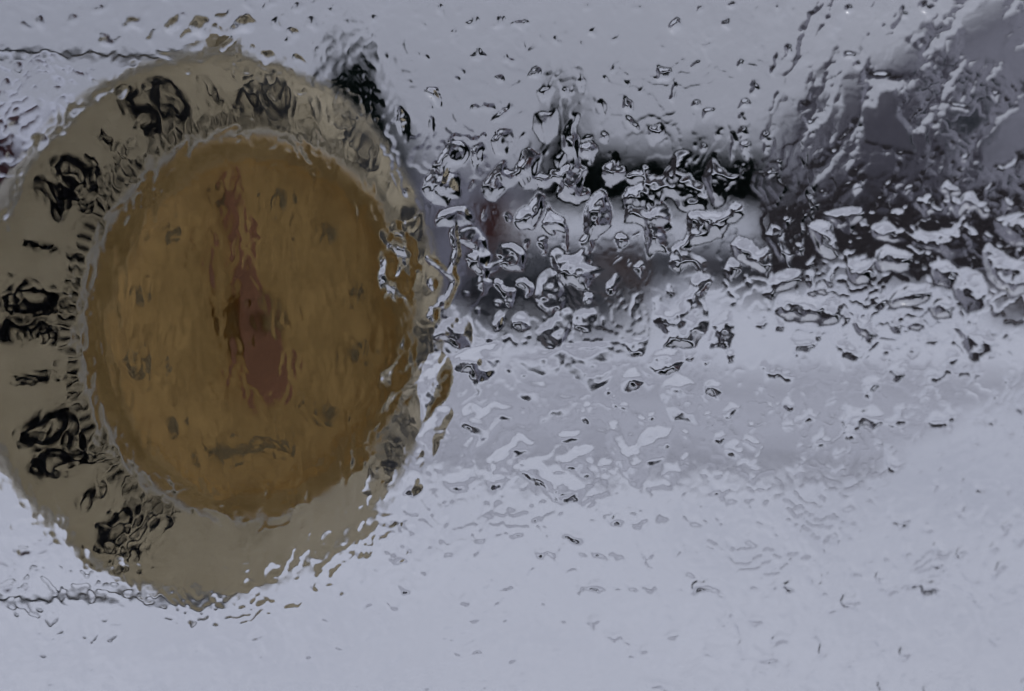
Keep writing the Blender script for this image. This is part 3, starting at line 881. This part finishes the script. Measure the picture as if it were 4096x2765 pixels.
HOLES = zoom(3000, 0, 2.12, [
 [(790,660),(920,660),(950,800),(930,950),(700,1240),(720,1150),(790,900)],
 [(1090,760),(1220,750),(1240,980),(1340,1100),(1380,1280),(1200,1250),(960,1180),(950,900),(1060,910)],
 [(240,860),(310,840),(440,990),(400,1180),(300,1220),(200,1000)],
 [(990,380),(1180,290),(1400,400),(1450,500),(1380,640),(1060,600)],
 [(1810,130),(2000,20),(2150,0),(2150,130),(2200,270),(2040,480),(1850,520),(1810,350)],
 [(2150,450),(2400,400),(2400,740),(2200,650)],
 [(1960,1220),(2200,980),(2400,990),(2400,1200),(2150,1400),(1950,1400)],
])

NU, NV = 1320, 900
uu = np.linspace(-0.140, 0.154, NU, dtype=np.float32)
vv = np.linspace(-0.103, 0.099, NV, dtype=np.float32)
U, V = np.meshgrid(uu, vv)
# where each grid point of the pane falls in the traced outlines (photograph pixels)
WX = P0.x+hu.x*U; WY = P0.y+hu.y*U; WZ = P0.z+V-CAM_Z
cp, sp = math.cos(PITCH), math.sin(PITCH)
depth = WY*cp-WZ*sp
X = 2048+FPX*WX/depth
Y = 1382.5-FPX*(WY*sp+WZ*cp)/depth
UNIT = 0.40/FPX      # metres of ice per traced pixel

def gauss(cx, cyy, sx, sy): return np.exp(-((X-cx)/sx)**2-((Y-cyy)/sy)**2)

wx = 9*perlin(X/42, Y/42, 50)+4*perlin(X/17, Y/17, 51)
wy = 9*perlin(X/42, Y/42, 52)+4*perlin(X/17, Y/17, 53)
XW, YW = X+wx, Y+wy

def poly_sd(poly, pad):
    """signed distance to a polygon, positive inside, on the part of the grid it covers"""
    x0, y0 = poly.min(0)-pad; x1, y1 = poly.max(0)+pad
    m = (X > x0) & (X < x1) & (Y > y0) & (Y < y1)
    r = np.where(m.any(1))[0]; c = np.where(m.any(0))[0]
    if len(r) < 2 or len(c) < 2: return None
    sl = (slice(r[0], r[-1]+1), slice(c[0], c[-1]+1))
    x = XW[sl]; y = YW[sl]
    d = np.full(x.shape, 1e9, np.float32); inside = np.zeros(x.shape, bool)
    n = len(poly)
    for i in range(n):
        ax, ay = poly[i]; bx, by = poly[(i+1) % n]
        ex, ey = bx-ax, by-ay
        t = np.clip(((x-ax)*ex+(y-ay)*ey)/(ex*ex+ey*ey+1e-9), 0, 1)
        d = np.minimum(d, (x-ax-t*ex)**2+(y-ay-t*ey)**2)
        c1 = (ay > y) != (by > y)
        inside ^= c1 & (x < (bx-ax)*(y-ay)/(by-ay+1e-9)+ax)
    d = np.sqrt(d)
    return sl, np.where(inside, d, -d)

S = np.full(X.shape, -99.0, np.float32)
LAB = np.zeros(X.shape, np.int32)
HT = np.zeros(X.shape, np.float32)
rngp = np.random.RandomState(5)
for k, p in enumerate(Z):
    r = poly_sd(p, 40)
    if r is None: continue
    sl, d = r
    upd = d > S[sl]
    S[sl] = np.where(upd, d, S[sl])
    LAB[sl] = np.where(upd & (d > -3), k+1, LAB[sl])
    HT[sl] = np.where(upd, rngp.uniform(0.45, 1.0)*min(max((80/max(float(d.max()), 5))**0.9, 1), 5.0), HT[sl])
HS = np.full(X.shape, -99.0, np.float32)
for p in HOLES:
    r = poly_sd(p, 60)
    if r is None: continue
    sl, d = r
    HS[sl] = np.maximum(HS[sl], d)

def bead(d, w, s0):
    """bead with a foot of slope s0 that levels out w pixels from its edge"""
    t = np.clip(d, 0, w)
    return s0*(t-t*t/(2*w))

def dome(d, w):
    t = np.clip(d/w, 0, 1)
    return np.sqrt(1-(1-t)**2)

# 1 traced clumps: steep beaded edge, broad lumpy top
lump = perlin(X/78, Y/88, 60)+0.35*perlin(X/36, Y/42, 62)
lump2 = perlin(X/22+0.6*lump, Y/26, 66)
soft = sstep(1350, 1750, Y)                           # the lower clumps are flatter
# 2 untraced clumps from noise, where the crust is dense
dens = (0.27*gauss(60, 250, 260, 380) + 0.45*gauss(3750, 850, 420, 300) + 0.36*gauss(3500, 1250, 480, 220)
        + 0.42*gauss(1600, 1000, 140, 520) + 0.50*gauss(1500, 1900, 180, 380) + 0.36*gauss(2900, 1700, 520, 260)
        + 0.40*gauss(3600, 1650, 500, 300) + 0.20*gauss(900, 260, 600, 130) + 0.34*gauss(2300, 2000, 800, 200) + 0.27*gauss(2600, 2400, 1500, 260)
        + 0.20*gauss(350, 2330, 380, 110) + 0.12*gauss(950, 2400, 420, 80))
dens = dens*(1-gauss(1470, 430, 200, 270))*(1-0.8*gauss(350, 2390, 520, 60))*np.clip(1-1.2*sstep(-35, 10, S), 0, 1)*(1-sstep(-25, 5, HS))
vert = sstep(2000, 1500, X)                           # drips hang straight down on the left
nz = perlin((X+2.2*wx)/(80-22*vert), (Y+2.2*wy)/(96+14*vert), 70)+0.4*perlin((X+2*wx)/(38-10*vert), (Y+2*wy)/(46+10*vert), 72)
dn = nz-(0.95-1.5*dens)
# loose flecks: small frozen beads in the sky part and shallow ones low down
dialm = sstep(0, 0.28, 1.06-np.sqrt(((X-850)/960)**2+((Y-1300)/1100)**2))
fk = perlin((X+1.6*wx)/46, (Y+1.6*wy)/66, 110)+0.4*perlin((X+wx)/22, (Y+wy)/30, 112)
calm = gauss(1470, 420, 190, 260)+0.55*gauss(350, 2390, 520, 55)+0.55*gauss(350, 220, 520, 50)
lim = 0.50-0.06*sstep(700, 500, Y)+0.9*calm+0.14*perlin(X/420, Y/300, 115)-0.26*gauss(800, 120, 700, 200)-0.22*sstep(1850, 2100, Y)+0.6*gauss(2300, 950, 800, 330)
fleck = (fk > lim) & (S < -14) & (HS < -10) & (dialm < 0.6)
# every clump bulges like a frozen drop: a screened membrane pinned at its outline
cl = (S > 0) | (dn > 0) | fleck
push = np.where(S > 0, HT, np.where(dn > 0, 0.95+0.80*sstep(1500, 1800, X), 3.8-0.5*sstep(1500, 1900, Y)))*(1+0.5*perlin(X/120, Y/120, 61))*(1-0.12*soft)
push = push*(1.35+0.6*gauss(3700, 1150, 520, 330)+0.4*gauss(1600, 1300, 220, 800))
LAM = 24.0
cell = 4.0
src = np.where(cl, push*cell/LAM, 0).astype(np.float32)
hb = np.zeros(X.shape, np.float32)
clf = cl.astype(np.float32)
k4 = np.float32(1/(4+1/LAM**2))
for _ in range(280):
    p = np.pad(hb, 1)
    hb = (p[:-2, 1:-1]+p[2:, 1:-1]+p[1:-1, :-2]+p[1:-1, 2:]+src)*k4*clf
Hc = hb*(1+0.30*lump)+(4.5*lump+2.2*lump2)*(1-0.5*soft)*sstep(1, 12, hb)
Hc = np.maximum(Hc, 0)
Hn = Hc

# 3 thin film with flat plates and sharp little steps
t = (perlin((X+1.5*wx)/330, (Y+1.5*wy)/400, 80)+0.4*perlin((X+2*wx)/120, (Y+2*wy)/150, 81))*4.2
fl = np.floor(t); fr_ = t-fl
plates = fl+sstep(0.42, 0.58, fr_)
amp = (1.2+1.2*perlin(X/420, Y/420, 83))*(1+0.9*sstep(1800, 2200, Y))
Hf = plates*amp+0.25*t

# 4 fine upright runnels, strongest over the dial
r1 = perlin((X+0.8*wx)/32, (Y+wy)/90, 90)+0.16*perlin((X+wx)/15, (Y+wy)/36, 91)
r2 = perlin((X+wx)/64, (Y+wy)/170, 94)
patchy = sstep(-0.25, 0.35, perlin(X/210, Y/260, 97))
core = gauss(1000, 1300, 560, 700)
def sfoot(v, k):
    v = np.maximum(v, 0)
    return v*v/(v+k)
runn = sfoot(r1-0.20, 0.12)*8.0+sfoot(r2-0.14, 0.12)*10.0
Hr = runn*dialm*((0.18+0.34*patchy)*(1-core)+1.0*core)
# 6 slanting frozen ridges in the upper right
ang = R(58)
ca, sa = math.cos(ang), math.sin(ang)
al = (X*ca-Y*sa); ac = (X*sa+Y*ca)
rg = perlin((ac+2.0*wx)/100, (al+2.0*wy)/300, 120)+0.4*perlin((ac+2.0*wx)/46, (al+2.0*wy)/120, 121)
rgm = sstep(2950, 3500, X+0.35*(700-Y))*sstep(1050, 820, Y)*(1-sstep(-30, 8, HS))
Hg = (np.maximum(rg+0.15, 0)*10+0.4*lump2+1.2*lump)*rgm
Hg = np.maximum(Hg, 0)

clear = gauss(2350, 900, 850, 420)                    # bare glass between the clumps in the middle band
H = Hf*(1-0.75*sstep(-20, 6, HS))*(1-0.85*np.clip(clear*1.3, 0, 1))+np.maximum(np.maximum(Hc, Hn), Hg)+Hr
fine = 1.3*fbm((X+wx)/58, (Y+wy)/70, 130, 2, 0.5)+0.35*perlin((X+wx)/20, (Y+wy)/26, 133)
H = H+fine*(1-sstep(-20, 6, HS))*(1-0.6*dialm)*(0.06+0.5*sstep(420, 200, Y)+0.6*sstep(1750, 2000, Y))
H = H-H.min()+6

def blur(a, n):
    for _ in range(n):
        a = np.pad(a, 1, mode='edge')
        a = (a[:-2]+2*a[1:-1]+a[2:])/4
        a = (a[:, :-2]+2*a[:, 1:-1]+a[:, 2:])/4
    return a
H = blur(H, 2)
HM = H*UNIT

# ---- split the crust into its clumps
mask = (S > -2) | (dn > 0.0)
CB = 4
nvb, nub = NV//CB, NU//CB
cmask = (dn[:nvb*CB, :nub*CB] > 0.03) & (S[:nvb*CB, :nub*CB] <= -3)
cm = cmask.reshape(nvb, CB, nub, CB).mean((1, 3)) > 0.3
lab = np.where(cm, np.arange(1, nvb*nub+1).reshape(nvb, nub), 0)
for _ in range(600):
    p = np.pad(lab, 1)
    m = np.maximum(np.maximum(p[:-2, 1:-1], p[2:, 1:-1]), np.maximum(p[1:-1, :-2], p[1:-1, 2:]))
    new = np.where(cm, np.maximum(lab, m), 0)
    if (new == lab).all(): break
    lab = new
full = np.zeros(X.shape, np.int64)
full[:nvb*CB, :nub*CB] = np.repeat(np.repeat(lab, CB, 0), CB, 1)
inview = (X > -40) & (X < 4136) & (Y > -40) & (Y < 2805)
full = np.where(inview & (S <= -3), full, 0)
ids, cnt = np.unique(full[full > 0], return_counts=True)
order = np.argsort(-cnt)
nfree = 290-len(Z)
keep = ids[order][:nfree]
keep = keep[cnt[order][:nfree] > 40]
label = LAB.copy()
for i, k in enumerate(keep):
    label[full == k] = 1000+i

pos = np.stack([U, HM, V], -1).reshape(-1, 3)
idx = np.arange(NU*NV).reshape(NV, NU)
quads = np.stack([idx[:-1,:-1], idx[1:,:-1], idx[1:,1:], idx[:-1,1:]], -1).reshape(-1, 4)   # faces outwards (+y)
flab = label[:-1, :-1].reshape(-1)
crust = hobj(empty('ice_crust'))
tag(crust, 'clear bumpy crust of frozen rain on the outside of the window', 'ice')
def patch(name, fq):
    vid, inv = np.unique(fq.ravel(), return_inverse=True)
    return mesh_np(name, pos[vid], inv.reshape(-1, 4), M['ice'], crust)
o = np.argsort(flab, kind='stable')
fs_sorted = flab[o]
starts = np.searchsorted(fs_sorted, np.unique(fs_sorted))
ends = np.append(starts[1:], len(o))
for s_, e_ in zip(starts, ends):
    L_ = fs_sorted[s_]
    fq = quads[o[s_:e_]]
    if L_ == 0:
        ob = patch('ice_film', fq)
        ob['kind'] = 'stuff'
    elif e_-s_ > 6:
        patch('ice_clump', fq)
    else:
        patch('ice_bead', fq)
# flat inner side of the crust, lying on the glass
x0, x1, z0, z1 = float(uu[0]), float(uu[-1]), float(vv[0]), float(vv[-1])
MB().add([(x0, 0, z0), (x1, 0, z0), (x1, 0, z1), (x0, 0, z1)], [(0, 1, 2, 3)]).build('ice_underside', M['ice'], crust)
#ICE_END
